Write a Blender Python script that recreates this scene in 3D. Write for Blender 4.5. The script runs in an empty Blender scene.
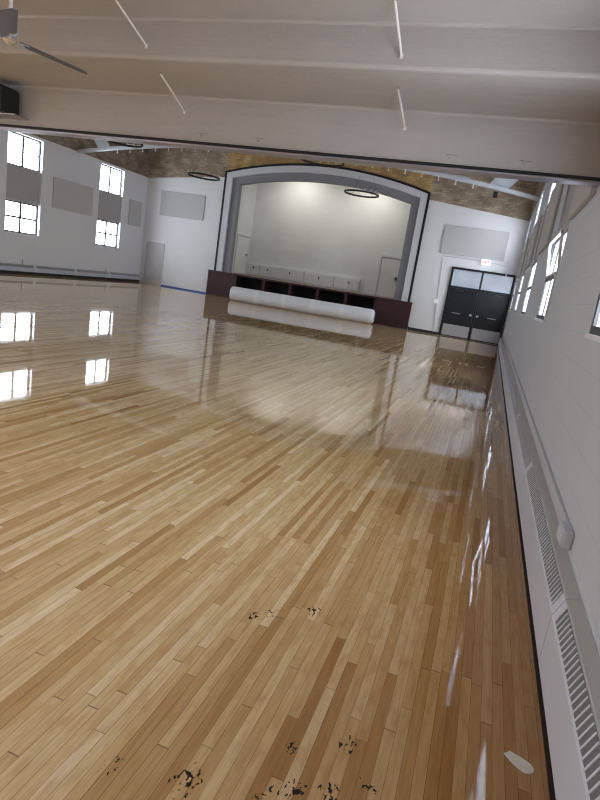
import bpy, bmesh, math, random
from mathutils import Vector, Matrix
random.seed(7)
S = bpy.context.scene
COL = S.collection
W, L = 16.859, 23.833            # hall width (x from -W to 0) and far wall distance
YB = -4.0                        # wall behind the camera
ZT = 4.80                        # height of the white paint on the side walls
ZE, ZR = 6.5, 8.0                # roof at eaves / ridge
PI = math.pi

# ------------------------------------------------------------------ materials
def mat(name, color=(.5, .5, .5), rough=.5, metal=0., emit=None, estr=0., coat=0.):
    m = bpy.data.materials.new(name); m.use_nodes = True
    b = m.node_tree.nodes['Principled BSDF']
    b.inputs['Base Color'].default_value = (*color, 1)
    b.inputs['Roughness'].default_value = rough
    b.inputs['Metallic'].default_value = metal
    if coat: b.inputs['Coat Weight'].default_value = coat
    if emit:
        b.inputs['Emission Color'].default_value = (*emit, 1)
        b.inputs['Emission Strength'].default_value = estr
    return m

class NT:
    """tiny helper to wire shader nodes"""
    def __init__(s, m):
        s.t = m.node_tree; s.n = s.t.nodes; s.b = s.n['Principled BSDF']
    def add(s, typ, **kw):
        n = s.n.new(typ)
        for k, v in kw.items():
            if k.startswith('i_'): n.inputs[k[2:].replace('_', ' ')].default_value = v
            else: setattr(n, k, v)
        return n
    def l(s, a, b): s.t.links.new(a, b)
    def math(s, op, a, b=None, c=None):
        n = s.n.new('ShaderNodeMath'); n.operation = op
        for i, v in enumerate((a, b, c)):
            if v is None: continue
            if isinstance(v, (int, float)): n.inputs[i].default_value = v
            else: s.l(v, n.inputs[i])
        return n.outputs[0]
    def mix(s, fac, a, b, blend='MIX'):
        n = s.n.new('ShaderNodeMix'); n.data_type = 'RGBA'; n.blend_type = blend
        for i, v in ((0, fac), (6, a), (7, b)):
            if isinstance(v, (int, float)): n.inputs[i].default_value = v
            elif isinstance(v, tuple): n.inputs[i].default_value = (*v, 1)
            else: s.l(v, n.inputs[i])
        return n.outputs[2]
    def ramp(s, fac, stops, interp='LINEAR'):
        n = s.n.new('ShaderNodeValToRGB'); cr = n.color_ramp; cr.interpolation = interp
        while len(cr.elements) < len(stops): cr.elements.new(.5)
        for e, (p, c) in zip(cr.elements, stops):
            e.position = p; e.color = (*c, 1)
        s.l(fac, n.inputs[0]); return n.outputs[0]
    def noise(s, vec, scale, detail=3, rough=.5):
        n = s.add('ShaderNodeTexNoise'); n.inputs['Scale'].default_value = scale
        n.inputs['Detail'].default_value = detail; n.inputs['Roughness'].default_value = rough
        if vec is not None: s.l(vec, n.inputs['Vector'])
        return n.outputs['Fac']
    def combine(s, x, y, z=0.):
        n = s.add('ShaderNodeCombineXYZ')
        for i, v in enumerate((x, y, z)):
            if isinstance(v, (int, float)): n.inputs[i].default_value = v
            else: s.l(v, n.inputs[i])
        return n.outputs[0]
    def bump(s, h, strength, dist):
        n = s.add('ShaderNodeBump'); n.inputs['Strength'].default_value = strength
        n.inputs['Distance'].default_value = dist; s.l(h, n.inputs['Height'])
        s.l(n.outputs[0], s.b.inputs['Normal'])
    def pos(s):
        tc = s.add('ShaderNodeTexCoord'); sp = s.add('ShaderNodeSeparateXYZ')
        s.l(tc.outputs['Object'], sp.inputs[0]); return tc.outputs['Object'], sp.outputs

def floor_material():
    m = mat('varnished maple strips', rough=.09); t = NT(m)
    vec, (x, y, z) = t.pos()
    u = t.math('DIVIDE', x, .041)
    i = t.math('FLOOR', u); fu = t.math('FRACT', u)
    w1 = t.add('ShaderNodeTexWhiteNoise', noise_dimensions='1D'); t.l(i, w1.inputs['W'])
    ln = t.math('MULTIPLY_ADD', w1.outputs['Value'], .7, .75)
    v = t.math('ADD', t.math('DIVIDE', y, ln), t.math('MULTIPLY', w1.outputs['Value'], 53.7))
    j = t.math('FLOOR', v); fv = t.math('FRACT', v)
    w2 = t.add('ShaderNodeTexWhiteNoise', noise_dimensions='2D'); t.l(t.combine(i, j), w2.inputs['Vector'])
    base = t.ramp(w2.outputs['Value'], [(0, (.40, .23, .095)), (.08, (.52, .335, .150)), (.35, (.62, .440, .222)),
                                        (.65, (.68, .505, .280)), (.86, (.74, .575, .345)), (1, (.79, .64, .42))])
    grain = t.noise(t.combine(t.math('MULTIPLY', x, 90), t.math('MULTIPLY', y, 5), t.math('MULTIPLY', w2.outputs['Value'], 40)), 1.0, 4, .6)
    col = t.mix(.5, base, t.ramp(grain, [(.25, (.52, .42, .34)), (.6, (1, 1, 1))]), 'MULTIPLY')
    blot = t.noise(t.combine(t.math('MULTIPLY', x, 24), t.math('MULTIPLY', y, 9.0), t.math('MULTIPLY', w2.outputs['Value'], 9)), 1.0, 2)
    col = t.mix(t.math('MULTIPLY', t.ramp(blot, [(.50, (0, 0, 0)), (.68, (1, 1, 1))]), .36), col, (.50, .27, .09))
    # wear plus painted-in shade, darkening the boards toward the right-hand wall
    wear_shade = t.noise(t.combine(t.math('MULTIPLY', x, 3), t.math('MULTIPLY', y, .35)), 1.0, 3)
    edge = t.ramp(t.math('ADD', x, t.math('MULTIPLY', wear_shade, .5)), [(0, (0, 0, 0)), (1, (1, 1, 1))])
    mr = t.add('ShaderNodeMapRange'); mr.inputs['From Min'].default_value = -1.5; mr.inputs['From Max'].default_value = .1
    t.l(t.math('ADD', x, t.math('MULTIPLY', wear_shade, .6)), mr.inputs['Value'])
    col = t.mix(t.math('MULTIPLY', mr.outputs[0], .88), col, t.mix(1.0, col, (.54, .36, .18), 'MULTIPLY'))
    # joints
    g1 = t.math('LESS_THAN', fu, .045)
    g2 = t.math('LESS_THAN', fv, .0035)
    gap = t.math('MAXIMUM', g1, g2)
    gapn = t.math('MULTIPLY', gap, t.math('MULTIPLY_ADD', t.noise(t.combine(i, t.math('MULTIPLY', y, .8)), 1.3, 1), .9, .15))
    col = t.mix(gapn, col, (.045, .022, .012))
    # black specks of old adhesive, in clusters with a shape of their own
    sp = t.noise(t.combine(t.math('MULTIPLY', x, 75), t.math('MULTIPLY', y, 42)), 1.0, 2, .6)
    tot = None
    for cx, cy, r, k in [(-1.315, 2.135, .030, .50), (-1.255, 2.19, .045, .56), (-1.20, 2.30, .05, .62), (-1.095, 2.32, .035, .50),
                         (-1.165, 1.28, .05, .52), (-.86, 1.40, .034, .51), (-.925, 1.54, .025, .50), (-.757, 1.64, .03, .50),
                         (-.765, 1.44, .04, .52), (-.93, 1.33, .04, .53), (-.66, 1.50, .04, .55), (-1.38, 1.22, .04, .58)]:
        d = t.add('ShaderNodeVectorMath', operation='DISTANCE')
        t.l(t.combine(x, t.math('MULTIPLY', y, .7)), d.inputs[0]); d.inputs[1].default_value = (cx, cy * .7, 0)
        fall = t.math('SUBTRACT', 1, t.math('DIVIDE', d.outputs['Value'], r))
        hit = t.math('MULTIPLY', t.math('GREATER_THAN', fall, 0), t.math('GREATER_THAN', t.math('MULTIPLY_ADD', fall, .12, sp), k + .115))
        tot = hit if tot is None else t.math('MAXIMUM', tot, hit)
    col = t.mix(tot, col, (.012, .01, .01))
    t.l(col, t.b.inputs['Base Color'])
    rg = t.noise(t.combine(t.math('MULTIPLY', x, 9), t.math('MULTIPLY', y, 1.2)), 1.0, 3)
    t.l(t.math('MULTIPLY_ADD', rg, .05, .008), t.b.inputs['Roughness'])
    wave = t.noise(t.combine(t.math('MULTIPLY', x, 9), t.math('MULTIPLY', y, 2.5)), 1.0, 1)
    hgt = t.math('SUBTRACT', t.math('MULTIPLY', wave, .5), t.math('MULTIPLY', gap, .03))
    t.bump(hgt, .016, .003)
    t.b.inputs['Specular IOR Level'].default_value = .5
    return m

def wall_material(name, color, axis, brick=(.4, .2), strength=.2, dirt=.12):
    m = mat(name, color, .55); t = NT(m)
    vec, (x, y, z) = t.pos()
    h = x if axis == 'x' else y
    bt = t.add('ShaderNodeTexBrick'); t.l(t.combine(h, z), bt.inputs['Vector'])
    bt.inputs['Scale'].default_value = 1; bt.inputs['Brick Width'].default_value = brick[0]
    bt.inputs['Row Height'].default_value = brick[1]; bt.inputs['Mortar Size'].default_value = .006
    bt.inputs['Mortar Smooth'].default_value = .6
    n1 = t.noise(vec, 1.1, 4); n2 = t.noise(vec, 55, 3)
    col = t.mix(t.math('MULTIPLY', n1, dirt * 2), color, tuple(c * .72 for c in color))
    col = t.mix(t.math('MULTIPLY', bt.outputs['Fac'], .10), col, tuple(c * .6 for c in color))
    t.l(col, t.b.inputs['Base Color'])
    hh = t.math('ADD', t.math('MULTIPLY', bt.outputs['Fac'], -1.), t.math('MULTIPLY', n2, .35))
    t.bump(hh, strength, .008)
    return m

def brick_material(name, axis, c1, c2, mortar):
    m = mat(name, c1, .85); t = NT(m)
    vec, (x, y, z) = t.pos()
    h = x if axis == 'x' else y
    bt = t.add('ShaderNodeTexBrick'); t.l(t.combine(h, z), bt.inputs['Vector'])
    bt.inputs['Scale'].default_value = 1; bt.inputs['Brick Width'].default_value = .30
    bt.inputs['Row Height'].default_value = .095; bt.inputs['Mortar Size'].default_value = .010
    bt.inputs['Bias'].default_value = -.1
    bt.inputs['Color1'].default_value = (*c1, 1); bt.inputs['Color2'].default_value = (*c2, 1)
    bt.inputs['Mortar'].default_value = (*mortar, 1)
    n = t.noise(vec, 2.2, 4)
    t.l(t.mix(.7, bt.outputs['Color'], t.ramp(n, [(.3, (.45, .45, .45)), (.65, (1.15, 1.15, 1.15))]), 'MULTIPLY'), t.b.inputs['Base Color'])
    t.bump(t.math('MULTIPLY', bt.outputs['Fac'], -1.), .6, .01)
    return m

def plaster_material(name, color, rough=.6, streak=True):
    m = mat(name, color, rough); t = NT(m)
    vec, (x, y, z) = t.pos()
    n1 = t.noise(vec, .9, 5, .6)
    n2 = t.noise(t.combine(t.math('MULTIPLY', x, .7), t.math('MULTIPLY', y, 5), t.math('MULTIPLY', z, 7)), 1.6, 5, .6)
    col = t.mix(t.math('MULTIPLY', t.ramp(n1, [(.35, (0, 0, 0)), (.7, (1, 1, 1))]), .35), color, tuple(c * .78 for c in color))
    col = t.mix(t.math('MULTIPLY', t.ramp(n2, [(.58, (0, 0, 0)), (.68, (1, 1, 1))]), .25), col, tuple(min(1, c * 1.18) for c in color))
    t.l(col, t.b.inputs['Base Color'])
    n3 = t.noise(vec, 16, 5, .65)
    t.bump(t.math('ADD', n3, t.math('MULTIPLY', n2, 1.2)), .45, .012)
    return m

def wood_roof_material():
    m = mat('roof decking', (.16, .10, .06), .8); t = NT(m)
    vec, (x, y, z) = t.pos()
    u = t.math('DIVIDE', x, .14); i = t.math('FLOOR', u)
    w = t.add('ShaderNodeTexWhiteNoise', noise_dimensions='1D'); t.l(i, w.inputs['W'])
    col = t.ramp(w.outputs['Value'], [(0, (.11, .065, .04)), (1, (.2, .13, .08))])
    t.l(t.mix(t.math('LESS_THAN', t.math('FRACT', u), .06), col, (.03, .02, .015)), t.b.inputs['Base Color'])
    return m

def speckle_material(name, color, amp, scale, rough):
    m = mat(name, color, rough); t = NT(m)
    vec, _ = t.pos()
    n = t.noise(vec, scale, 4)
    t.l(t.mix(t.math('MULTIPLY', n, amp), color, tuple(c * .55 for c in color)), t.b.inputs['Base Color'])
    t.bump(n, .1, .004)
    return m

def pane_material():
    m = bpy.data.materials.new('clear window glass'); m.use_nodes = True
    nt = m.node_tree; nt.nodes.clear()
    out = nt.nodes.new('ShaderNodeOutputMaterial'); mx = nt.nodes.new('ShaderNodeMixShader')
    tr = nt.nodes.new('ShaderNodeBsdfTransparent'); gl = nt.nodes.new('ShaderNodeBsdfGlossy')
    tr.inputs[0].default_value = (.96, .97, .97, 1); gl.inputs['Roughness'].default_value = .03
    fr = nt.nodes.new('ShaderNodeFresnel'); fr.inputs[0].default_value = 1.25
    mp = nt.nodes.new('ShaderNodeMath'); mp.operation = 'MULTIPLY'; mp.inputs[1].default_value = .0; mp.operation = 'MULTIPLY_ADD'; mp.inputs[2].default_value = .045
    nt.links.new(fr.outputs[0], mp.inputs[0]); nt.links.new(mp.outputs[0], mx.inputs[0]); nt.links.new(tr.outputs[0], mx.inputs[1]); nt.links.new(gl.outputs[0], mx.inputs[2])
    nt.links.new(mx.outputs[0], out.inputs[0])
    return m

def frosted_material():
    m = bpy.data.materials.new('grey frosted glass'); m.use_nodes = True
    nt = m.node_tree; nt.nodes.clear()
    out = nt.nodes.new('ShaderNodeOutputMaterial'); mx = nt.nodes.new('ShaderNodeMixShader')
    tr = nt.nodes.new('ShaderNodeBsdfTranslucent'); gl = nt.nodes.new('ShaderNodeBsdfGlossy')
    tc = nt.nodes.new('ShaderNodeTexCoord'); n = nt.nodes.new('ShaderNodeTexNoise'); n.inputs['Scale'].default_value = 1.3
    r = nt.nodes.new('ShaderNodeValToRGB')
    r.color_ramp.elements[0].color = (.145, .15, .16, 1); r.color_ramp.elements[1].color = (.25, .26, .275, 1)
    nt.links.new(tc.outputs['Object'], n.inputs['Vector']); nt.links.new(n.outputs[0], r.inputs[0]); nt.links.new(r.outputs[0], tr.inputs[0])
    gl.inputs['Roughness'].default_value = .15; mx.inputs[0].default_value = .06
    nt.links.new(tr.outputs[0], mx.inputs[1]); nt.links.new(gl.outputs[0], mx.inputs[2]); nt.links.new(mx.outputs[0], out.inputs[0])
    return m

M = {
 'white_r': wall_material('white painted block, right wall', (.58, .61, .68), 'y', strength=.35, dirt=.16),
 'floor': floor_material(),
 'white_x': wall_material('white painted block, end wall', (.82, .82, .85), 'x'),
 'white_y': wall_material('white painted block, side walls', (.77, .775, .82), 'y'),
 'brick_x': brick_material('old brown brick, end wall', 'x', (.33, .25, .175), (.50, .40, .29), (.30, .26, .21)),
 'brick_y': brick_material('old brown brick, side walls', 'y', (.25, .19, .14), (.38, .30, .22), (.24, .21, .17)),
 'gold_x': brick_material('tan brick above the stage arch', 'x', (.50, .32, .13), (.66, .44, .20), (.40, .29, .16)),
 'roof': wood_roof_material(),
 'plaster': plaster_material('cream painted plaster', (.44, .415, .405)),
 'stage_wall': plaster_material('pale grey green stage paint', (.62, .625, .61), .6),
 'stage_floor': speckle_material('stage floor boards', (.22, .15, .10), .5, 6, .4),
 'steel': mat('galvanised steel flange', (.42, .42, .50), .38, .75),
 'black': mat('black painted steel', (.006, .007, .012), .5),
 'matblack': mat('matt black', (.010, .010, .012), .7),
 'proscenium_white': mat('white arch moulding', (.70, .71, .76), .45),
 'proscenium_grey': mat('grey arch reveal', (.24, .24, .27), .55),
 'maroon': speckle_material('maroon stained wood', (.050, .012, .017), .5, 3, .55),
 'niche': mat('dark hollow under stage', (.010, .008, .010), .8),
 'panel': speckle_material('grey fabric acoustic panel', (.56, .555, .56), .2, 90, .9),
 'infill': speckle_material('taupe infill panel', (.46, .45, .455), .25, 12, .8),
 'door_white': mat('off white painted door', (.56, .555, .57), .45),
 'frame_dark': mat('dark bronze window frame', (.035, .035, .04), .4),
 'frame_white': mat('white painted sash', (.75, .76, .78), .4),
 'pane': pane_material(), 'frost': frosted_material(),
 'stainless': speckle_material('brushed stainless steel', (.45, .46, .49), .25, 25, .34),
 'chrome': mat('polished chrome', (.75, .75, .78), .15, 1.),
 'heater': speckle_material('white enamelled heater steel', (.63, .65, .74), .15, 3, .38),
 'heater_top': speckle_material('cream enamelled heater top', (.47, .46, .45), .2, 6, .42),
 'slot': mat('dark inside of heater grille', (.17, .17, .18), .8),
 'race': mat('grey painted raceway', (.52, .53, .58), .45),
 'sheet': speckle_material('white vinyl sheet', (.86, .89, .95), .08, 4, .38),
 'strap': mat('milky white strap', (.93, .94, .96), .35),
 'truss': speckle_material('white painted truss steel', (.56, .60, .66), .2, 5, .5),
 'paper': speckle_material('torn off-white paper', (.66, .62, .56), .25, 40, .8),
 'tape': mat('blue masking tape', (.035, .12, .42), .6),
 'exit_white': mat('white exit sign face', (.85, .84, .82), .4, emit=(1, .97, .95), estr=.10),
 'red': mat('red exit letters', (.75, .05, .05), .4, emit=(1, .08, .05), estr=.12),
 'fan_grey': mat('grey blue enamel', (.45, .47, .55), .5),
 'blade': mat('dark grey fan blade', (.10, .10, .125), .35),
 'brass': mat('tarnished brass', (.45, .30, .10), .3, 1.),
 'bulb': mat('small unlit bulb', (.55, .52, .47), .3),
 'rod': mat('white painted rod', (.80, .79, .78), .4),
 'gap': mat('dark strip beside the boards', (.035, .022, .014), .9),  # dark strip laid on the boards along the right heater
}
stain_n = NT(M['stainless']); stain_n.b.inputs['Metallic'].default_value = .35

# ------------------------------------------------------------------ mesh helpers
def root_loc(o):
    v = Vector((0, 0, 0))
    while o is not None:
        v += o.location; o = o.parent
    return v

class MB:
    def __init__(s): s.bm = bmesh.new(); s.mi = 0
    def face(s, vs):
        try:
            f = s.bm.faces.new(vs); f.material_index = s.mi; return f
        except ValueError: return None
    def box(s, x0, x1, y0, y1, z0, z1):
        v = [s.bm.verts.new((x, y, z)) for x in (x0, x1) for y in (y0, y1) for z in (z0, z1)]
        for q in ((0, 1, 3, 2), (4, 6, 7, 5), (0, 4, 5, 1), (2, 3, 7, 6), (0, 2, 6, 4), (1, 5, 7, 3)): s.face([v[k] for k in q])
        return s
    def prism(s, pts, d):
        a = [s.bm.verts.new(p) for p in pts]; b = [s.bm.verts.new(Vector(p) + Vector(d)) for p in pts]
        n = len(a); s.face(a[::-1]); s.face(b)
        for k in range(n): s.face([a[k], a[(k + 1) % n], b[(k + 1) % n], b[k]])
        return s
    def beam(s, p0, p1, w, h, up=(0, 0, 1)):
        p0, p1 = Vector(p0), Vector(p1); d = (p1 - p0).normalized()
        r = d.cross(Vector(up)); r.normalize(); u = r.cross(d)
        return s.prism([p0 + r * a * w / 2 + u * b * h / 2 for a, b in ((-1, -1), (1, -1), (1, 1), (-1, 1))], p1 - p0)
    def tube(s, pts, r, n=10, caps=True):
        pts = [Vector(p) for p in pts]; rings = []
        rr = r if isinstance(r, (list, tuple)) else [r] * len(pts)
        ref = None
        for k, p in enumerate(pts):
            d = (pts[min(k + 1, len(pts) - 1)] - pts[max(k - 1, 0)]).normalized()
            if ref is None: ref = Vector((0, 0, 1)) if abs(d.z) < .9 else Vector((1, 0, 0))
            a = d.cross(ref).normalized(); b = a.cross(d)
            rings.append([s.bm.verts.new(p + (a * math.cos(2 * PI * q / n) + b * math.sin(2 * PI * q / n)) * rr[k]) for q in range(n)])
        for k in range(len(rings) - 1):
            for q in range(n): s.face([rings[k][q], rings[k][(q + 1) % n], rings[k + 1][(q + 1) % n], rings[k + 1][q]])
        if caps: s.face(rings[0][::-1]); s.face(rings[-1])
        return s
    def torus(s, c, R, r, n=40, m=8, sz=1.):
        c = Vector(c); g = []
        for k in range(n):
            a = 2 * PI * k / n
            g.append([s.bm.verts.new(c + Vector(((R + r * math.cos(2 * PI * q / m)) * math.cos(a), (R + r * math.cos(2 * PI * q / m)) * math.sin(a), r * sz * math.sin(2 * PI * q / m)))) for q in range(m)])
        for k in range(n):
            for q in range(m): s.face([g[k][q], g[(k + 1) % n][q], g[(k + 1) % n][(q + 1) % m], g[k][(q + 1) % m]])
        return s
    def lathe(s, c, prof, n=24):
        c = Vector(c); rings = [[s.bm.verts.new(c + Vector((r * math.cos(2 * PI * q / n), r * math.sin(2 * PI * q / n), z))) for q in range(n)] for r, z in prof]
        for k in range(len(rings) - 1):
            for q in range(n): s.face([rings[k][q], rings[k][(q + 1) % n], rings[k + 1][(q + 1) % n], rings[k + 1][q]])
        s.face(rings[0][::-1]); s.face(rings[-1]); return s
    def sphere(s, c, r, n=8, sz=1.):
        k = 5
        return s.lathe(c, [(max(.001, r * math.sin(PI * i / k)), -r * sz * math.cos(PI * i / k)) for i in range(k + 1)], n)
    def build(s, name, mats, parent=None, bevel=0., smooth=False, tag=None):
        if not isinstance(mats, (list, tuple)): mats = [mats]
        bmesh.ops.recalc_face_normals(s.bm, faces=s.bm.faces)
        if parent is not None:
            bmesh.ops.translate(s.bm, verts=s.bm.verts, vec=-root_loc(parent))
        me = bpy.data.meshes.new(name); s.bm.to_mesh(me); s.bm.free()
        for m in mats: me.materials.append(m)
        if smooth:
            for p in me.polygons: p.use_smooth = True
        o = bpy.data.objects.new(name, me); COL.objects.link(o); o.parent = parent
        if bevel:
            b = o.modifiers.new('edge', 'BEVEL'); b.width = bevel; b.segments = 2; b.limit_method = 'ANGLE'
            b.angle_limit = math.radians(50)
        if tag: tagit(o, **tag)
        return o

def tagit(o, label=None, category=None, group=None, kind=None):
    if label: o['label'] = label
    if category: o['category'] = category
    if group: o['group'] = group
    if kind: o['kind'] = kind
    return o

def thing(name, loc, label, category, group=None, kind=None):
    o = bpy.data.objects.new(name, None); COL.objects.link(o); o.location = loc; o.empty_display_size = .1
    return tagit(o, label, category, group, kind)

def copy_tree(o, parent=None):
    c = o.copy(); COL.objects.link(c); c.parent = parent
    for ch in list(o.children): copy_tree(ch, c)
    return c

def wall_cells(mb, hs, zs, holes, place):
    """slab made of cells, leaving the holes (h0,h1,z0,z1) open; place(h0,h1,z0,z1) adds one cell"""
    for a, b in zip(hs[:-1], hs[1:]):
        run = None
        for c, d in zip(zs[:-1], zs[1:]):
            hm, zm = (a + b) / 2, (c + d) / 2
            if any(h[0] < hm < h[1] and h[2] < zm < h[3] for h in holes): continue
            place(a, b, c, d)

# ------------------------------------------------------------------ room shell
WB, WM1, WM2, WT = 1.422, 2.485, 3.633, 4.702     # window heights
LWIN = [(15.745 - 4.74 * k + 4.74, 17.31 - 4.74 * k + 4.74) for k in range(0, 6)]      # left bays
RWIN = [(2.46 + 4.74 * k, 4.03 + 4.74 * k) for k in range(4, -2, -1)]                  # right bays
TH = .19

def side_wall(name, x0, x1, wins, label, paint='white_y'):
    mb = MB()
    hs = sorted({YB, L} | {v for w in wins for v in w})
    zs = sorted({-.05, WB, WT, ZT, ZE, })
    holes = [(a, b, WB, WT) for a, b in wins]
    def place(a, b, c, d):
        mb.mi = 1 if c >= ZT - .001 else 0
        mb.box(x0, x1, a, b, c, d)
    wall_cells(mb, hs, zs, holes, place)
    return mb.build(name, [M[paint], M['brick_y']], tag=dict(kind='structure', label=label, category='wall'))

side_wall('wall_left', -W - TH, -W, LWIN, 'left wall, white paint below and bare brown brick above, two bays of windows')
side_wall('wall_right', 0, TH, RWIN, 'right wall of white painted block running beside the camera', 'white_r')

# proscenium geometry
XL, XR, ZC, RISE = -12.913, -3.861, 5.44, .645
XC, HW = (XL + XR) / 2, (XR - XL) / 2
def path(o, n=28, z0=1.0):
    pts = [(XL + o, z0)]
    for k in range(n + 1):
        x = XL + o + (XR - XL - 2 * o) * k / n
        q = (x - XC) / (HW)
        pts.append((x, ZC + RISE * (1 - q * q) - o * .95))
    pts.append((XR - o, z0)); return pts
def band(mb, o0, o1, y0, y1, z0=1.0):
    a, b = path(o0, z0=z0), path(o1, z0=z0)
    for k in range(len(a) - 1):
        mb.prism([(a[k][0], y0, a[k][1]), (a[k + 1][0], y0, a[k + 1][1]), (b[k + 1][0], y0, b[k + 1][1]), (b[k][0], y0, b[k][1])], (0, y1 - y0, 0))

DX0, DX1, DZ = -2.43, -.045, 2.735     # double door
def roofz(x): return ZE + (ZR - ZE) * (1 - abs(x + W / 2) / (W / 2))
def paintz(x): return ZT + .0985 * (W / 2 - abs(x + W / 2))
def end_wall():
    mb = MB(); y0, y1 = L, L + TH
    H0, H1 = XL + .2, XR - .2
    xs = sorted({-W - TH, -W, TH, 0, H0, H1, DX0, DX1, -11.78, -5.23} | {H0 + (H1 - H0) * k / 24 for k in range(25)} | {XL, XR})
    for a, b in zip(xs[:-1], xs[1:]):
        xm = (a + b) / 2
        def quad(za, zb, zc, zd, mi):      # lower za(at a), zb(at b); upper zc(at b), zd(at a)
            mb.mi = mi
            mb.prism([(a, y0, za), (b, y0, zb), (b, y0, zc), (a, y0, zd)], (0, y1 - y0, 0))
        ca, cb = max(-W, min(0, a)), max(-W, min(0, b))
        if H0 < xm < H1:
            q = lambda x: ZC + RISE * (1 - ((x - XC) / HW) ** 2) - .2
            if not -11.78 < xm < -5.23: quad(-.05, -.05, .9, .9, 0)
            quad(q(a), q(b), roofz(b) + .1, roofz(a) + .1, 2)
        elif DX0 < xm < DX1:
            quad(-.05, -.05, 1.98, 1.98, 0)
            quad(2.70, 2.70, paintz(cb), paintz(ca), 0); quad(paintz(ca), paintz(cb), roofz(cb) + .1, roofz(ca) + .1, 1)
        else:
            quad(-.05, -.05, paintz(cb), paintz(ca), 0)
            quad(paintz(ca), paintz(cb), roofz(cb) + .1, roofz(ca) + .1, 2 if XL < xm < XR else 1)
    return mb.build('wall_end', [M['white_x'], M['brick_x'], M['gold_x']],
                    tag=dict(kind='structure', label='far end wall, white below brown brick, around the stage opening', category='wall'))
end_wall()

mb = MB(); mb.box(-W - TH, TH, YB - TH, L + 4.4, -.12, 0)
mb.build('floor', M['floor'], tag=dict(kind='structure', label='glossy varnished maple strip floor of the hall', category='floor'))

mb = MB()
for a, b in ((-W - TH, -W / 2), (-W / 2, TH)):
    mb.prism([(a, YB - TH, roofz(a)), (b, YB - TH, roofz(b)), (b, YB - TH, roofz(b) + .2), (a, YB - TH, roofz(a) + .2)], (0, L + 2 * TH - YB, 0))
mb.build('roof', M['roof'], tag=dict(kind='structure', label='dark wooden roof decking above the hall', category='roof'))

# balcony overhead: stepped underside with a beam, front fascia over the edge of the hall
BY = 5.30
mb = MB()
prof = [(5.45, 2.60), (BY, 2.60), (BY, 3.035), (4.56, 3.035), (4.50, 3.0), (4.30, 3.0), (4.29, 3.03), (4.285, 3.295), (YB, 3.30), (YB, 3.62), (4.6, 3.62), (4.6, 3.95), (5.45, 3.95)]
mb.prism([(-W, y, z) for y, z in prof], (W, 0, 0))
mb.build('ceiling', M['plaster'], bevel=.02, tag=dict(kind='structure', label='cream plaster stepped underside of the balcony overhead', category='ceiling'))
mb = MB(); mb.box(-W + .005, -.005, BY - .006, 5.45, 2.582, 2.60); mb.mi = 1; mb.box(-W + .005, -.005, BY - .022, BY - .002, 2.597, 2.622)
mb.build('trim_1', [M['steel'], M['matblack']], tag=dict(kind='structure', label='dark steel angle and flange along the bottom of the balcony front', category='trim'))

# unseen wall behind the camera, dark brown chosen to cut bounced light
mb = MB(); mb.box(-W - TH, TH, YB - TH, YB, -.05, ZR + .1)
mb.build('unseen_wall_back', M['stage_floor'], tag=dict(kind='structure', label='unseen wall behind the camera, dark brown to cut bounced light', category='wall'))

# dark strip laid on the boards along the right heater
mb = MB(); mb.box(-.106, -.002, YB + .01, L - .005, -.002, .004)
mb.build('trim_2', M['gap'], tag=dict(kind='structure', label='dark strip along the floor edge below the right heater', category='trim'))

# ------------------------------------------------------------------ windows
wn = [0]
def portal(loc, rot, sx, sy):
    l = bpy.data.lights.new('daylight portal', 'AREA'); l.shape = 'RECTANGLE'; l.size = sx; l.size_y = sy
    l.cycles.is_portal = True
    o = bpy.data.objects.new('daylight_portal', l); COL.objects.link(o); o.location = loc; o.rotation_euler = rot

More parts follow.
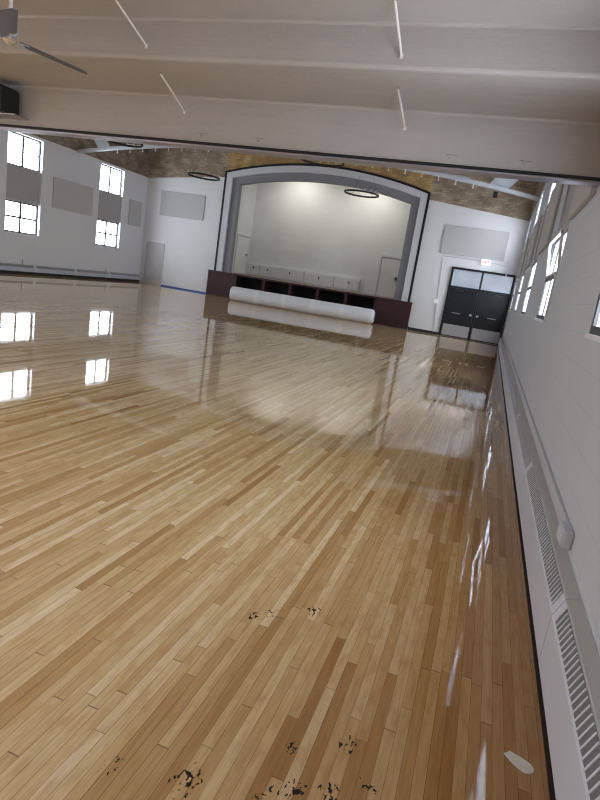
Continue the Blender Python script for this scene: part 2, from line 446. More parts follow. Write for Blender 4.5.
def side_window(side, a, b, z0, z1, cross, label, hopper=False):
    wn[0] += 1
    sg = -1 if side == 'l' else 1
    xw = -W if side == 'l' else 0.; dp, fd = (.115, .07) if side == 'l' else (.004, .022); gd = dp + fd * .45
    X = lambda d: xw + sg * d            # d metres outward from the wall face
    def bx(m, d0, d1, y0, y1, c, d):
        p, q = sorted((X(d0), X(d1))); m.box(p, q, y0, y1, c, d)
    w = thing('window_%d' % wn[0], (X(.15), (a + b) / 2, z0), label, 'window', kind='structure')
    f = MB(); t = .05
    bx(f, dp, dp + fd, a, a + t, z0, z1); bx(f, dp, dp + fd, b - t, b, z0, z1)
    bx(f, dp, dp + fd, a + t, b - t, z0, z0 + t); bx(f, dp, dp + fd, a + t, b - t, z1 - t, z1)
    f.build('window_frame', M['frame_dark'], w)
    ym, zm = (a + b) / 2, (z0 + z1) / 2
    g = MB(); bx(g, dp + fd * .15, dp + fd * .8, ym - .036, ym + .036, z0 + t, z1 - t)
    if cross: bx(g, dp + fd * .17, dp + fd * .78, a + t, b - t, zm - .032, zm + .032)
    else: bx(g, dp + fd * .3, dp + fd * .65, ym + .036, b - t, zm - .014, zm + .014)
    g.build('glazing_bar', M['frame_dark'], w)
    p = MB(); bx(p, gd, gd + .004, a + t * .6, b - t * .6, z0 + t * .6, z1 - t * .6); p.build('pane', M['pane'], w)
    s = MB(); bx(s, -.02, dp, a, b, z0 - .03, z0 - .001) if cross else bx(s, 0, dp, a, b, z0 - .004, z0 - .001)
    s.build('sill', M['white_y'], w)
    if hopper:                            # upper lites tipped into the room, hinged on the middle bar
        h = MB(); ht = z1 - zm - .06; an = math.radians(8)
        def pt(y, k, off=0.): return (X(dp - .006 - math.sin(an) * k * ht - off), y, zm + .03 + math.cos(an) * k * ht)
        for y0, y1 in ((a + .05, a + .085), (b - .085, b - .05)):
            h.prism([pt(y0, 0), pt(y1, 0), pt(y1, 1), pt(y0, 1)], (sg * .03, 0, 0))
        for k0, k1 in ((0, .05), (.95, 1)):
            h.prism([pt(a + .10, k0), pt(b - .10, k0), pt(b - .10, k1), pt(a + .10, k1)], (sg * .03, 0, 0))
        h.box(X(.003), X(-.02), a + .001, a + .05, z0 + .01, zm) if sg > 0 else None
        hs = h.build('hopper_sash', M['frame_white'], w)
        q = MB(); q.prism([pt(a + .10, .07, -.012), pt(b - .10, .07, -.012), pt(b - .10, .93, -.012), pt(a + .10, .93, -.012)], (sg * .004, 0, 0)); q.build('pane', M['pane'], hs)
    portal((X(.22), ym, zm), (0, PI / 2 if side == 'r' else -PI / 2, 0), z1 - z0, b - a)

def infill(side, a, b, label):
    sg = -1 if side == 'l' else 1; xw = -W if side == 'l' else 0.
    p, q = sorted((xw + sg * (.05 if side == 'l' else .03), xw + sg * (.18 if side == 'l' else .15)))
    m = MB(); m.box(p, q, a + .002, b - .002, WM1, WM2)
    m.build('trim_%d' % (wn[0] + 10), M['infill'], tag=dict(kind='structure', label=label, category='panel'))

ordl = ['farthest bay of the left wall', 'nearer bay of the left wall']
for k, (a, b) in enumerate(LWIN):
    pl = ordl[k] if k < 2 else 'left wall bay %s, outside the view' % ['', '', 'third from the stage', 'fourth from the stage', 'fifth from the stage', 'sixth from the stage'][k]
    side_window('l', a, b, WB, WM1, True, 'lower four-pane window in the ' + pl)
    infill('l', a, b, 'taupe panel between the two windows in the ' + pl)
    side_window('l', a, b, WM2, WT, False, 'upper two-pane window in the ' + pl)
ordr = ['bay beside the far corner', 'second bay from the far corner', 'third bay from the far corner', 'bay with the tipped-in hopper sash', 'bay at the right edge of the photo', 'bay behind the camera']
for k, (a, b) in enumerate(RWIN):
    side_window('r', a, b, WB, WM1, True, 'lower window in the right wall, ' + ordr[k], hopper=(k == 3))
    infill('r', a, b, 'taupe panel between windows in the right wall, ' + ordr[k])
    side_window('r', a, b, WM2, WT, False, 'upper window in the right wall, ' + ordr[k])
# ------------------------------------------------------------------ acoustic panels
def side_panel(side, y0, y1, label):
    x0, x1 = (-W, -W + .05) if side == 'l' else (-.05, 0)
    m = MB(); m.box(x0 + .001, x1 - .001, y0, y1, 2.53, 3.635)
    m.build('acoustic_panel', M['panel'], bevel=.01, tag=dict(label=label, category='acoustic panel', group='grey acoustic panels on the walls'))
side_panel('l', 17.87, 20.07, 'wide grey acoustic panel on the left wall between the two window bays')
side_panel('l', 22.55, 23.47, 'narrow grey acoustic panel on the left wall next to the far corner')
side_panel('r', 18.9, 21.0, 'grey acoustic panel on the right wall, between its two farthest window bays')
side_panel('r', 14.1, 16.2, 'grey acoustic panel on the right wall, second from the far corner')
side_panel('r', 9.6, 11.75, 'grey acoustic panel on the right wall, next past the tipped-open window')
side_panel('r', 5.5, 7.0, 'grey acoustic panel on the right wall, just beyond the balcony front')
for x0, x1, lb in ((-16.06, -13.78, 'pale grey acoustic panel on the end wall left of the stage arch'), (-3.05, -.59, 'pale grey acoustic panel on the end wall above the black doors')):
    m = MB(); m.box(x0, x1, L - .05, L - .001, 3.215, 4.31)
    m.build('acoustic_panel', M['panel'], bevel=.01, tag=dict(label=lb, category='acoustic panel', group='grey acoustic panels on the walls'))

# ------------------------------------------------------------------ proscenium arch + stage
t = thing('proscenium_arch', (XC, L, 1.1), 'wide shallow arch framing the stage, black edged with white and grey bands', 'arch', kind='structure')
m = MB(); band(m, 0, .09, L - .07, L - .001); m.build('edge_band', M['black'], t)
m = MB(); band(m, .09, .36, L - .055, L + .06); m.build('white_band', M['proscenium_white'], t)
m = MB(); band(m, .36, .70, L + .06, L + .34); m.build('grey_band', M['proscenium_grey'], t)

SD = 4.2; SX0, SX1, SZ = -13.2, -3.6, 1.11
t = thing('stage', (XC, L, 0), 'raised stage with maroon front and open dark storage niches', 'stage')
AX0, AX1, AY = -13.16, -3.75, L - .12
divs = [-11.71, -10.38, -9.11, -7.84, -6.57, -5.30]
m = MB(); m.box(AX0, divs[0], AY, AY + .1, 0, SZ); m.box(divs[-1], AX1, AY, AY + .1, 0, SZ)
m.box(divs[0], divs[-1], AY, AY + .1, 1.03, SZ); m.box(divs[0], divs[-1], AY, AY + .1, 0, .08)
m.build('front_board', M['maroon'], t)
m = MB(); m.box(AX0 - .02, AX1 + .02, AY - .03, AY + .1, SZ - .045, SZ - .0005); m.build('nosing', M['maroon'], t)
for d in divs[1:-1]:
    m = MB(); m.box(d - .06, d + .06, AY + .01, AY + .8, .08, 1.03); m.build('divider', M['maroon'], t)
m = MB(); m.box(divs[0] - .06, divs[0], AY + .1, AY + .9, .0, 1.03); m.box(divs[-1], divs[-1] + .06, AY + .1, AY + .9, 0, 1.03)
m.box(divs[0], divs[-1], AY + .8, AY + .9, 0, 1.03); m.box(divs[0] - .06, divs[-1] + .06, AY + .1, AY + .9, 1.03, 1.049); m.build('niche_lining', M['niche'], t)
m = MB(); m.box(SX0 + .001, SX1 - .001, L + TH + .001, L + SD - .001, SZ - .06, SZ - .001); m.box(XL + .21, XR - .21, AY + .1, L + TH + .001, SZ - .06, SZ - .002); m.build('deck', M['stage_floor'], t)
for nm_, bx_, lb_ in (('wall_stage_left', (SX0 - .2, SX0, L + TH, L + SD, .9, 6.6), 'pale left side wall of the stage interior'),
                      ('wall_stage_right', (SX1, SX1 + .2, L + TH, L + SD, .9, 6.6), 'pale right side wall of the stage interior'),
                      ('wall_stage_back', (SX0 - .2, SX1 + .2, L + SD, L + SD + .2, .9, 6.6), 'pale back wall of the stage washed by two lights'),
                      ('ceiling_stage', (SX0 - .2, SX1 + .2, L + TH, L + SD + .2, 6.6, 6.8), 'pale ceiling over the stage')):
    m = MB(); m.box(*bx_); m.build(nm_, M['stage_wall'], tag=dict(kind='structure', label=lb_, category='wall' if 'wall' in nm_ else 'ceiling'))

# doors: door_1 on the end wall, door_2 double exit, door_3 / door_4 on the stage
t = thing('door_1', (-16.1, L, 0), 'off-white single door in the end wall beside the left corner', 'door', kind='structure')
m = MB(); m.box(-16.61, -16.54, L - .05, L - .001, 0, 1.95); m.box(-15.70, -15.63, L - .05, L - .001, 0, 1.95); m.box(-16.54, -15.70, L - .05, L - .001, 1.88, 1.95); m.build('door_frame', M['door_white'], t)
m = MB(); m.box(-16.53, -15.71, L - .025, L - .001, .01, 1.875); lf = m.build('leaf', M['door_white'], t)
m = MB(); m.sphere((-15.80, L - .06, .95), .03); m.tube([(-15.80, L - .06, .95), (-15.80, L - .02, .95)], .012); m.build('knob', M['chrome'], lf)

t = thing('door_2', ((DX0 + DX1) / 2, L, 0), 'pair of black exit doors with glass transoms by the right corner', 'door', kind='structure')
xm = -1.245
m = MB(); y0, y1 = L - .06, L + .08
m.box(DX0 - .03, DX0 + .05, y0, L - .001, 0, DZ); m.box(DX1 - .05, DX1, y0, L - .001, 0, DZ); m.box(xm - .035, xm + .035, y0, L - .001, 0, DZ)
m.box(DX0 - .03, DX1, y0 + .005, L - .001, DZ - .06, DZ + .02); m.box(DX0, DX1, y0 + .005, L - .001, 1.95, 2.03)
m.build('door_frame', M['black'], t)
for nm, a, b, sx in (('l', DX0 + .055, xm - .04, -1), ('r', xm + .04, DX1 - .055, 1)):
    m = MB(); m.box(a, b, L - .05, L - .001, .015, 1.945); lf = m.build('leaf', M['black'], t, bevel=.004)
    m = MB(); m.box(a + .02, b - .02, L - .054, L - .051, .05, .50); m.build('kick_plate', M['stainless'], lf)
    inner = b if sx < 0 else a
    m = MB(); m.box(a + .12, b - .12, L - .12, L - .085, .955, .99)
    m.box(a + .10, a + .16, L - .12, L - .051, .94, 1.0); m.box(b - .16, b - .10, L - .12, L - .051, .94, 1.0); m.build('push_bar', M['black'], lf)
    m = MB(); c = (a + b) / 2 + (-.12 if sx < 0 else .10); m.box(c - .16, c + .16, L - .124, L - .12, .957, .988); m.build('push_pad', M['stainless'], lf)
    m = MB(); q = inner + sx * .09; m.box(q - .05, q + .05, L - .13, L - .051, .94, 1.02); m.build('latch_case', M['stainless'], lf, bevel=.01)
    m = MB(); q = a + .38 if sx < 0 else b - .38; m.box(q - .17, q + .17, L - .10, L - .051, 1.85, 1.90); m.build('door_closer', M['frame_dark'], lf, bevel=.006)
    m = MB(); m.box(a - .01, b + .01, L + .02, L + .03, 2.0, 2.70); m.build('transom_pane', M['frost'], t)

t = thing('door_3', (SX0, 27.1, SZ), 'pale door in the left side wall of the stage', 'door', kind='structure')
m = MB(); m.box(SX0 + .001, SX0 + .05, 26.35, 26.42, SZ, 3.05); m.box(SX0 + .001, SX0 + .05, 27.80, 27.87, SZ, 3.05); m.box(SX0 + .001, SX0 + .05, 26.42, 27.80, 2.98, 3.05); m.build('door_frame', M['door_white'], t)
m = MB(); m.box(SX0 + .001, SX0 + .025, 26.425, 27.795, SZ + .005, 2.975); lf = m.build('leaf', M['stage_wall'], t)
m = MB(); m.box(SX0 + .026, SX0 + .07, 27.55, 27.70, 2.06, 2.12); m.build('handle', M['frame_dark'], lf)
SY = L + SD
t = thing('door_4', (-5.6, SY, SZ), 'pale door in the back wall of the stage on the right', 'door', kind='structure')
m = MB(); m.box(-6.22, -6.15, SY - .06, SY - .001, SZ, 3.05); m.box(-5.22, -5.15, SY - .06, SY - .001, SZ, 3.05); m.box(-6.15, -5.22, SY - .06, SY - .001, 2.97, 3.05); m.build('door_frame', M['panel'], t)
m = MB(); m.box(-6.145, -5.225, SY - .03, SY - .001, SZ + .005, 2.965); lf = m.build('leaf', M['stage_wall'], t)
m = MB(); m.box(-5.36, -5.26, SY - .09, SY - .031, 1.95, 2.10); m.build('handle', M['frame_dark'], lf)

# low storage lockers along the stage back wall
cabs = [(-13.15, -12.44), (-12.42, -11.80), (-11.78, -9.97), (-9.95, -8.34), (-8.32, -7.02)]
kn = [-12.75, -11.95, -10.72, -9.15, -7.55]
nm = ['first narrow', 'second narrow', 'first wide', 'second wide', 'third wide']
for (a, b), kx, n_ in zip(cabs, kn, nm):
    t = thing('low_cabinet', ((a + b) / 2, SY - .1, SZ), n_ + ' pale low cabinet from the left along the stage back wall', 'cabinet', 'low cabinets along the stage back wall')
    m = MB(); m.box(a, b, SY - .17, SY - .001, SZ, 1.74); m.build('body', M['stage_wall'], t, bevel=.008)
    m = MB(); m.box(a + .05, b - .05, SY - .19, SY - .171, SZ + .05, 1.69); d = m.build('door', M['stage_wall'], t, bevel=.006)
    m = MB(); m.box(kx - .025, kx + .025, SY - .23, SY - .191, 1.46, 1.56); m.build('knob', M['frame_dark'], d)

# ------------------------------------------------------------------ rolled white sheet in front of the stage
p0, p1 = Vector((-11.25, 22.45, .30)), Vector((-5.08, 23.10, .30))
ax = (p1 - p0).normalized(); R0 = .30
t = thing('rolled_sheet', ((p0 + p1) / 2)[:2] + (0,), 'long white rolled-up sheet lying on the floor before the stage', 'roll')
m = MB(); m.tube([p0, p0 + ax * .03, p1 - ax * .16, p1 - ax * .07, p1 - ax * .02, p1], [R0 - .01, R0, R0, R0 - .02, R0 - .05, R0 - .10], 40); m.build('roll', M['sheet'], t, smooth=False)
sd = ax.cross(Vector((0, 0, 1))).normalized()
sp = []
for k in range(90):
    a = k * .21; r = .03 + .21 * k / 90
    sp.append(p1 + ax * .004 + (sd * math.cos(a) + Vector((0, 0, 1)) * math.sin(a)) * r)
m = MB(); m.tube(sp, .005, 6); m.build('end_spiral', M['panel'], t)
m = MB(); m.tube([p1 - ax * .1, p1 + ax * .012], .035, 14); m.build('core', M['frame_dark'], t)
for xx in (-10.10, -8.90, -7.66, -6.40):
    k = (xx - p0.x) / (p1.x - p0.x); c = p0.lerp(p1, k)
    m = MB(); m.tube([c - ax * .09, c + ax * .09], R0 + .004, 40); m.build('strap', M['strap'], t)

# ------------------------------------------------------------------ heaters
def heater(side):
    if side == 'r':
        sg, xw, lift = -1, 0., .022
        t = thing('baseboard_heater', (0, 10, 0), 'long white convector heater with slotted grilles along the right wall', 'heater')
        joints = [-1.94 + 2.2 * k for k in range(12)]; joints[-1] = L - .02; start = 0; dz = 0.
    else:
        sg, xw = 1, -W
        t = thing('baseboard_heater', (-W, 14, 0), 'white convector heater on a black plinth along the left wall', 'heater')
        joints = [2.0 + 2.16 * k for k in range(11)]; joints[-1] = L - .06; lift, dz = .10, -.02
    X = lambda d: xw + sg * d
    prof = [(.002, lift), (.095, lift), (.095, .256 + dz), (.088, .268 + dz), (.060, .340 + dz), (.055, .347 + dz), (.002, .366 + dz)]
    for a, b in zip(joints[:-1], joints[1:]):
        a += .004; b -= .004
        s = MB(); s.prism([(X(d), a, z) for d, z in prof], (0, b - a, 0))
        for f in s.bm.faces:
            n_ = f.normal if f.normal.length else None
        o = s.build('cover_section', [M['heater'], M['heater_top']], t)
        for p in o.data.polygons:
            zc = p.center.z
            if p.normal.z > .5 and zc > .30 + dz: p.material_index = 1
        # grille on the sloping face
        def P(k, off, y): return Vector((X(.088 - .028 * k + off * .93), y, .268 + dz + .072 * k + off * .36))
        g = MB(); ga, gb = a + .07, b - .07
        g.prism([P(.0, .001, ga), P(1, .001, ga), P(1, .0025, ga), P(.0, .0025, ga)], (0, gb - ga, 0))
        g.mi = 1
        n = int((gb - ga) / .04)
        for k in range(n + 1):
            y = ga + (gb - ga) * k / n
            g.prism([P(0, .0026, y - .005), P(1, .0026, y - .005), P(1, .006, y - .005), P(0, .006, y - .005)], (0, .010, 0))
        g.build('grille', [M['slot'], M['heater']], o)
        # splice cap over the joint
        if side == 'l':
            c = MB(); c.prism([(X(d + .006), b - .04, z + .004) for d, z in prof[1:]] + [(X(.002), b - .04, lift)], (0, .09 if b < L - .5 else .035, 0)); c.build('splice_cap', M['frame_white'], o)
    if side == 'l':
        m = MB(); p, q = sorted((X(.002), X(.06))); m.box(p, q, joints[0], joints[-1], .0, lift); m.build('plinth', M['matblack'], t)
heater('r'); heater('l')

# surface raceway above the right heater, ending in a junction box
t = thing('raceway', (0, 12, .43), 'grey surface raceway on the right wall just above the heater', 'cable raceway')
js = [3.065, 8.1, 11.65, 17.0, 22.5]
for a, b in zip(js[:-1], js[1:]):
    m = MB(); m.box(-.022, -.001, a + .003, b - .003, .405, .480); m.build('length', M['race'], t, bevel=.004)
for y in js[1:-1]:
    m = MB(); m.box(-.030, -.001, y - .06, y + .06, .397, .488); m.build('coupling', M['race'], t, bevel=.005)
t = thing('junction_box', (0, 2.97, .39), 'pale grey square junction box at the near end of the raceway', 'junction box')
m = MB(); m.box(-.05, -.001, 2.89, 3.06, .395, .485); m.build('box', M['race'], t, bevel=.008)
m = MB(); m.box(-.054, -.0505, 2.90, 3.05, .403, .477); m.build('cover_plate', M['heater'], t, bevel=.003)
# pipe stubs above the left heater
for y, lb in ((16.56, 'short grey pipe riser above the left heater, under the nearer window'), (21.25, 'short grey pipe riser above the left heater, under the farther window')):
    m = MB(); m.tube([(-W + .04, y, .34), (-W + .04, y, .53)], .022); m.build('pipe_riser', M['race'], tag=dict(label=lb, category='pipe'))

# ------------------------------------------------------------------ bits on the end wall
m = MB(); m.box(-15.62, -13.18, L - .006, L - .001, 0, .055); m.box(-15.62, -13.18, L - .05, L - .001, 0, .003)
m.build('masking_tape', M['tape'], tag=dict(label='strip of blue masking tape along the foot of the end wall, left of the stage', category='tape'))
m = MB(); m.box(-3.73, DX0 - .035, L - .02, L - .001, 0, .10)
m.build('baseboard_end', M['black'], tag=dict(kind='structure', label='black baseboard between the stage and the exit doors', category='baseboard'))

t = thing('exit_sign', (-1.23, L, 3.0), 'white sign with red EXIT letters above the black doors', 'exit sign')
m = MB(); m.box(-1.42, -1.05, L - .09, L - .001, 2.97, 3.20); m.build('housing', M['exit_white'], t, bevel=.012)
cu = bpy.data.curves.new('exit letters', 'FONT'); cu.body = 'EXIT'; cu.size = .125; cu.align_x = 'CENTER'; cu.align_y = 'CENTER'; cu.extrude = .004
tmp = bpy.data.objects.new('tmp', cu); COL.objects.link(tmp); bpy.context.view_layer.update()
me = bpy.data.meshes.new_from_object(tmp.evaluated_get(bpy.context.evaluated_depsgraph_get()))
bpy.data.objects.remove(tmp)
me.transform(Matrix.Translation((0, -.094, .085)) @ Matrix.Rotation(PI / 2, 4, 'X'))
o = bpy.data.objects.new('letters', me); COL.objects.link(o); me.materials.clear(); me.materials.append(M['red']); o.parent = t

m = MB(); m.tube([(-2.90, L - .02, 3.09), (-2.79, L - .02, 1.41)], .009); m.tube([(-2.78, L - .02, 1.24), (-2.70, L - .02, .12)], .009)
cd = m.build('conduit', M['panel'], tag=dict(label='thin white conduit running down the end wall left of the exit doors', category='conduit'))
m = MB(); m.box(-2.90, -2.76, L - .06, L - .001, 1.25, 1.40)
m.build('switch_box', M['exit_white'], bevel=.006, tag=dict(label='small white switch box on the conduit beside the exit doors', category='switch'))
m = MB(); m.tube([(-1.045, L - .015, 3.10), (-.46, L - .015, 3.05)], .012); m.tube([(-1.425, L - .015, 3.12), (-2.87, L - .015, 3.12)], .012)
m.build('conduit', M['door_white'], tag=dict(label='thin horizontal white conduit feeding the exit sign', category='conduit'))
m = MB(); m.tube([(-.42, L - .1, 3.24), (-.42, L - .1, 2.98)], .022); m.tube([(-.40, L - .1, 2.86), (-.38, L - .1, 2.62)], .022); m.tube([(-.42, L - .1, 2.98), (-.40, L - .1, 2.86)], .006); m.box(-.45, -.39, L - .1, L - .001, 3.2, 3.26)
m.build('hanging_tube', M['frame_white'], tag=dict(label='short white tube hanging at the right corner above the doors', category='tube'))

# ------------------------------------------------------------------ roof truss
TY = 19.1
t = thing('roof_truss', (-W / 2, TY, ZT), 'white painted cambered steel truss spanning the hall with small hangers', 'roof truss')
def cz(x): q = (x + W / 2) / (W / 2); return 4.80 + .71 * (1 - q * q)
xs = [-W + .01 + (W - .02) * k / 40 for k in range(41)]
m = MB()
for a, b in zip(xs[:-1], xs[1:]):
    for dy in (-.09, .03):
        m.prism([(a, TY + dy, cz(a) - .05), (b, TY + dy, cz(b) - .05), (b, TY + dy, cz(b) + .05), (a, TY + dy, cz(a) + .05)], (0, .06, 0))
m.build('bottom_chord', M['truss'], t)
m = MB()
for a, b in zip(xs[6:34], xs[7:35]):
    m.beam((a, TY + .3, cz(a) + .13), (b, TY + .3, cz(b) + .13), .05, .05)
m.build('rail', M['truss'], t)
m = MB()
for a, b in ((-W + .02, -W / 2), (-W / 2, -.02)):
    m.beam((a, TY, roofz(a) - .10), (b, TY, roofz(b) - .10), .18, .16)
m.build('top_chord', M['truss'], t)
m = MB(); wx = [-W + 1.35, -W + 3.6, -W + 5.8, -W / 2, -5.8, -3.6, -1.35]
for k, x in enumerate(wx):
    if 0 < k < len(wx) - 1: m.beam((x, TY, cz(x)), (x, TY, roofz(x) - .12), .07, .07, up=(1, 0, 0))
    if 0 < k < len(wx) - 2:
        x2 = wx[k + 1]; m.beam((x, TY + .001, cz(x)), (x2, TY + .001, roofz(x2) - .12), .05, .05) if x2 <= -W / 2 else m.beam((x, TY + .001, roofz(x) - .12), (x2, TY + .001, cz(x2)), .05, .05)
m.build('web', M['matblack'], t)
for pts in ([(-1.56, 4.98), (-.98, 4.93), (-.62, 5.37), (-1.30, 5.40)], [(-2.62, 5.13), (-2.12, 5.08), (-2.12, 5.23), (-2.5, 5.27)], [(-W + .98, 4.93), (-W + 1.5, 4.98), (-W + 1.22, 5.40), (-W + .62, 5.37)], [(-W + 2.12, 5.08), (-W + 2.62, 5.13), (-W + 2.5, 5.27), (-W + 2.12, 5.23)]):
    m = MB(); m.prism([(x, TY - .015, z) for x, z in pts], (0, .03, 0)); m.build('gusset_plate', M['truss'], t)
for k in range(25):
    x = -15.05 + .545 * k
    m = MB(); m.tube([(x, TY - .03, cz(x) - .04), (x, TY - .03, cz(x) - .16)], .016, 8); m.tube([(x, TY - .03, cz(x) - .16), (x, TY - .03, cz(x) - .19)], .028, 8)
    m.build('hanger', M['frame_white'], t)
m = MB(); m.box(-1.33, -1.20, TY - .06, TY + .06, 4.72, 4.88); m.build('bracket', M['matblack'], t)

# ------------------------------------------------------------------ ring chandeliers
def chandelier(loc, label):
    t = thing('ring_chandelier', loc, label, 'chandelier', 'black ring chandeliers hanging in the hall')
    x, y, z = loc
    m = MB(); m.torus(loc, .58, .028, 40, 8, 1.1); m.build('ring', M['matblack'], t)
    m = MB()
    for k in range(3):
        a = 2 * PI * k / 3 + .3; m.tube([(x + .58 * math.cos(a), y + .58 * math.sin(a), z), (x, y, z + 1.2)], .0025, 5)
    m.tube([(x, y, z + 1.2), (x, y, roofz(x) - .02)], .008, 6); m.build('cable', M['matblack'], t)
    m = MB(); m.lathe((x, y, roofz(x) - .07), [(.10, .07), (.10, .02), (.03, 0)], 16); m.build('canopy', M['matblack'], t)
    for k in range(16):
        a = 2 * PI * k / 16
        m = MB(); c = (x + .58 * math.cos(a), y + .58 * math.sin(a), z + .085); m.sphere(c, .026, 8, 1.3); m.build('bulb', M['bulb'], t, smooth=True)
    return t
c0 = chandelier((-11.68, 19.72, 4.49), 'black ring chandelier hanging in front of the wall left of the stage arch')
for loc, lb in (((-5.62, 19.75, 4.50), 'black ring chandelier seen against the stage back wall'),
                ((-5.70, 15.25, 4.53), 'black ring chandelier seen against the top of the stage arch'),
                ((-12.05, 15.30, 4.56), 'black ring chandelier at the end of the truss near the left windows')):
    c = copy_tree(c0); c.location = loc; c['label'] = lb

# ------------------------------------------------------------------ under the balcony
def brace(p0, p1, label):
    p0, p1 = Vector(p0), Vector(p1); t = thing('brace_rod', p1, label, 'brace rod', 'white brace rods under the balcony')
    m = MB(); m.tube([p0, p1], .008, 10); m.build('rod', M['rod'], t)
    m = MB(); m.box(p1.x - .012, p1.x + .012, p1.y - .010, p1.y + .001, p1.z - .02, p1.z + .012); m.build('foot', M['rod'], t, bevel=.004)
    m = MB(); m.box(p0.x - .014, p0.x + .014, p0.y - .014, p0.y + .014, p0.z - .008, p0.z + .002); m.build('ceiling_plate', M['plaster'], t, bevel=.003)
brace((-3.760, 3.99, 3.295), (-3.655, 4.283, 3.09), 'white brace rod at the top, nearer the ceiling fan, above the beam edge')
brace((-1.610, 3.96, 3.295), (-1.576, 4.283, 3.086), 'white brace rod at the top, farther right, above the beam edge')
brace((-3.785, 4.69, 3.03), (-3.872, 5.297, 2.887), 'white brace rod on the balcony front below the beam, left one')
brace((-1.665, 4.748, 3.03), (-1.664, 5.297, 2.889), 'white brace rod on the balcony front below the beam, right one')

fx, fy, fz = -4.245, 3.50, 2.80
t = thing('ceiling_fan', (fx, fy, 3.29), 'grey ceiling fan with long dark blades hanging at the upper left', 'ceiling fan')
m = MB(); m.tube([(fx, fy, 2.93), (fx, fy, 3.292)], .013, 10); m.build('downrod', M['frame_white'], t)
m = MB(); m.lathe((fx, fy, 0), [(.05, 3.24), (.06, 3.29), (.06, 3.295)], 20); m.build('canopy', M['fan_grey'], t)
m = MB(); m.lathe((fx, fy, 0), [(.016, 2.95), (.034, 2.947), (.044, 2.935), (.048, 2.91), (.054, 2.86), (.054, 2.848), (.046, 2.834), (.03, 2.83)], 24); m.build('motor_housing', M['fan_grey'], t, smooth=True)
m = MB(); m.lathe((fx, fy, 0), [(.03, 2.832), (.05, 2.825), (.05, 2.80), (.03, 2.78), (.012, 2.775)], 20); m.build('hub', M['chrome'], t)
for k in range(3):
    a = math.radians(74 + 120 * k); d = Vector((math.cos(a), math.sin(a), 0)); s_ = Vector((-math.sin(a), math.cos(a), 0)); c = Vector((fx, fy, 2.808))
    m = MB(); m.prism([c + d * .04 - s_ * .012, c + d * .14 - s_ * .02, c + d * .14 + s_ * .02, c + d * .04 + s_ * .012], (0, 0, .006)); bi = m.build('blade_iron', M['fan_grey'], t)
    m = MB(); tl = Vector((0, 0, .028))
    m.prism([c + d * .10 - s_ * .05 - tl, c + d * .57 - s_ * .062 - tl, c + d * .62 - s_ * .03 - tl * .5, c + d * .62 + s_ * .03 + tl * .5, c + d * .57 + s_ * .062 + tl, c + d * .10 + s_ * .05 + tl], (0, 0, .007)); m.build('blade', M['blade'], t, bevel=.002)

t = thing('loudspeaker', (-6.1, 5.2, 2.69), 'black loudspeaker box on a flat bracket at the left on the balcony front', 'loudspeaker')
m = MB(); m.prism([(-6.28, 5.02, 2.70), (-5.90, 5.02, 2.70), (-5.90, 5.02, 2.93), (-5.93, 5.02, 2.96), (-6.28, 5.02, 2.96)], (0, .24, 0)); m.build('cabinet', M['matblack'], t, bevel=.008)
m = MB(); m.box(-6.26, -5.93, 5.008, 5.019, 2.72, 2.93); m.build('grille', M['black'], t, bevel=.003)
m = MB(); m.box(-6.32, -5.80, 5.10, 5.299, 2.682, 2.695); m.build('bracket', M['steel'], t)

for x, lb in ((-3.645, 'left'), (-3.03, 'second from left'), (-1.225, 'second from right'), (-.608, 'right')):
    m = MB(); m.tube([(x - .05, BY - .004, 2.705), (x + .05, BY - .004, 2.70)], .0013, 6)
    m.tube([(x - .03, BY - .004, 2.705), (x - .012, BY - .02, 2.665), (x + .005, BY - .004, 2.69)], .0013, 6)
    m.build('wire_clip', M['frame_dark'], tag=dict(label=lb + ' thin wire clip on the lower edge of the balcony front', category='clip', group='wire clips on the balcony front'))

# ------------------------------------------------------------------ torn paper on the floor
c = Vector((-.192, 1.846, .002)); pts = []
out = [(-.056, .020), (-.044, .030), (-.036, .040), (-.014, .036), (.014, .026), (.036, .012), (.044, -.004), (.040, -.020), (.026, -.034), (.010, -.036), (-.010, -.026), (-.030, -.012), (-.042, .004)]
m = MB(); m.prism([(c.x + a, c.y + b, .0006 + .0008 * (k % 3)) for k, (a, b) in enumerate(out)], (0, 0, .0012))
m.build('paper_scrap', M['paper'], tag=dict(label='small torn off-white scrap lying on the floor near the heater', category='paper scrap'))

# ------------------------------------------------------------------ light
FILL_POWER = 30.
w = bpy.data.worlds.new('overcast sky'); S.world = w; w.use_nodes = True
bg = w.node_tree.nodes['Background']; bg.inputs[0].default_value = (.88, .95, 1.05, 1); bg.inputs[1].default_value = 5.0

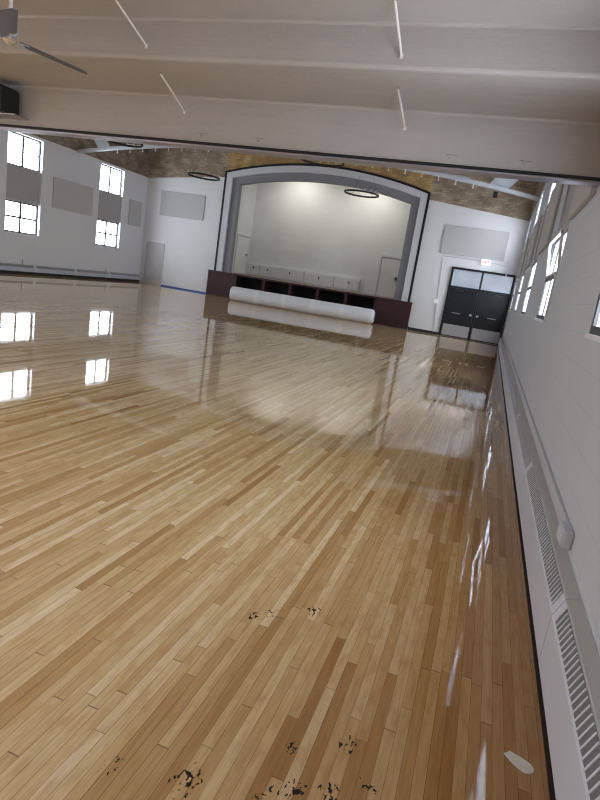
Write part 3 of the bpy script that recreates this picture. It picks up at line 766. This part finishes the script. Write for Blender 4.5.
# added fill lights in made-up fittings, unseen behind the camera, brighten the near floor
for k, (x, y) in enumerate([(-6.4, -.2), (-10.4, -.2), (-14.4, -.2), (-6.4, -2.6), (-10.4, -2.6), (-14.4, -2.6)]):
    t = thing('added_fill_light', (x, y, 3.295), 'added fill light under the balcony behind the camera, ' + ['front row near', 'front row middle', 'front row far', 'back row near', 'back row middle', 'back row far'][k], 'fill light', 'added fill lights under the balcony', kind='structure')
    m = MB(); m.box(x - .63, x + .63, y - .17, y + .17, 3.25, 3.297); m.build('housing', M['frame_white'], t)
    l = bpy.data.lights.new('added fill lamp', 'AREA'); l.shape = 'RECTANGLE'; l.size = 1.2; l.size_y = .28; l.energy = FILL_POWER; l.color = (.97, .98, 1.)
    o = bpy.data.objects.new('added_fill_lamp', l); COL.objects.link(o); o.location = (x, y, 3.245)

def spot(loc, target, power, size, blend, color):
    l = bpy.data.lights.new('stage light', 'SPOT'); l.energy = power; l.spot_size = math.radians(size); l.spot_blend = blend; l.color = color; l.shadow_soft_size = .12
    o = bpy.data.objects.new('stage_light', l); COL.objects.link(o); o.location = loc
    o.rotation_euler = (Vector(target) - Vector(loc)).to_track_quat('-Z', 'Y').to_euler()
for x in (-10.7, -7.0):
    spot((x, SY - 1.9, 6.45), (x, SY + .3, 3.0), 72, 150, 1., (1., .97, .90))

# ------------------------------------------------------------------ camera
cam = bpy.data.cameras.new('camera'); co = bpy.data.objects.new('camera', cam); COL.objects.link(co); S.camera = co
F = 563.022; cam.sensor_fit = 'VERTICAL'; cam.sensor_height = 24; cam.lens = F / 800 * 24; cam.clip_start = .02; cam.clip_end = 200
ya, pi_, ro = map(math.radians, (16.985, -12.364, 8.958))
fw = Vector((-math.sin(ya) * math.cos(pi_), math.cos(ya) * math.cos(pi_), math.sin(pi_)))
r = fw.cross(Vector((0, 0, 1))).normalized(); u = r.cross(fw)
r2 = r * math.cos(ro) + u * math.sin(ro); u2 = u * math.cos(ro) - r * math.sin(ro)
co.matrix_world = Matrix(((r2.x, u2.x, -fw.x, -.61), (r2.y, u2.y, -fw.y, 0), (r2.z, u2.z, -fw.z, 1.5), (0, 0, 0, 1)))

S.view_settings.view_transform = 'Standard'; S.view_settings.look = 'None'; S.view_settings.gamma = 1
S.view_settings.use_curve_mapping = False; S.view_settings.exposure = 1.9
S.cycles.max_bounces = 10; S.cycles.diffuse_bounces = 6; S.cycles.glossy_bounces = 5; S.cycles.transparent_max_bounces = 16
S.cycles.use_denoising = True; S.cycles.filter_width = 1.1
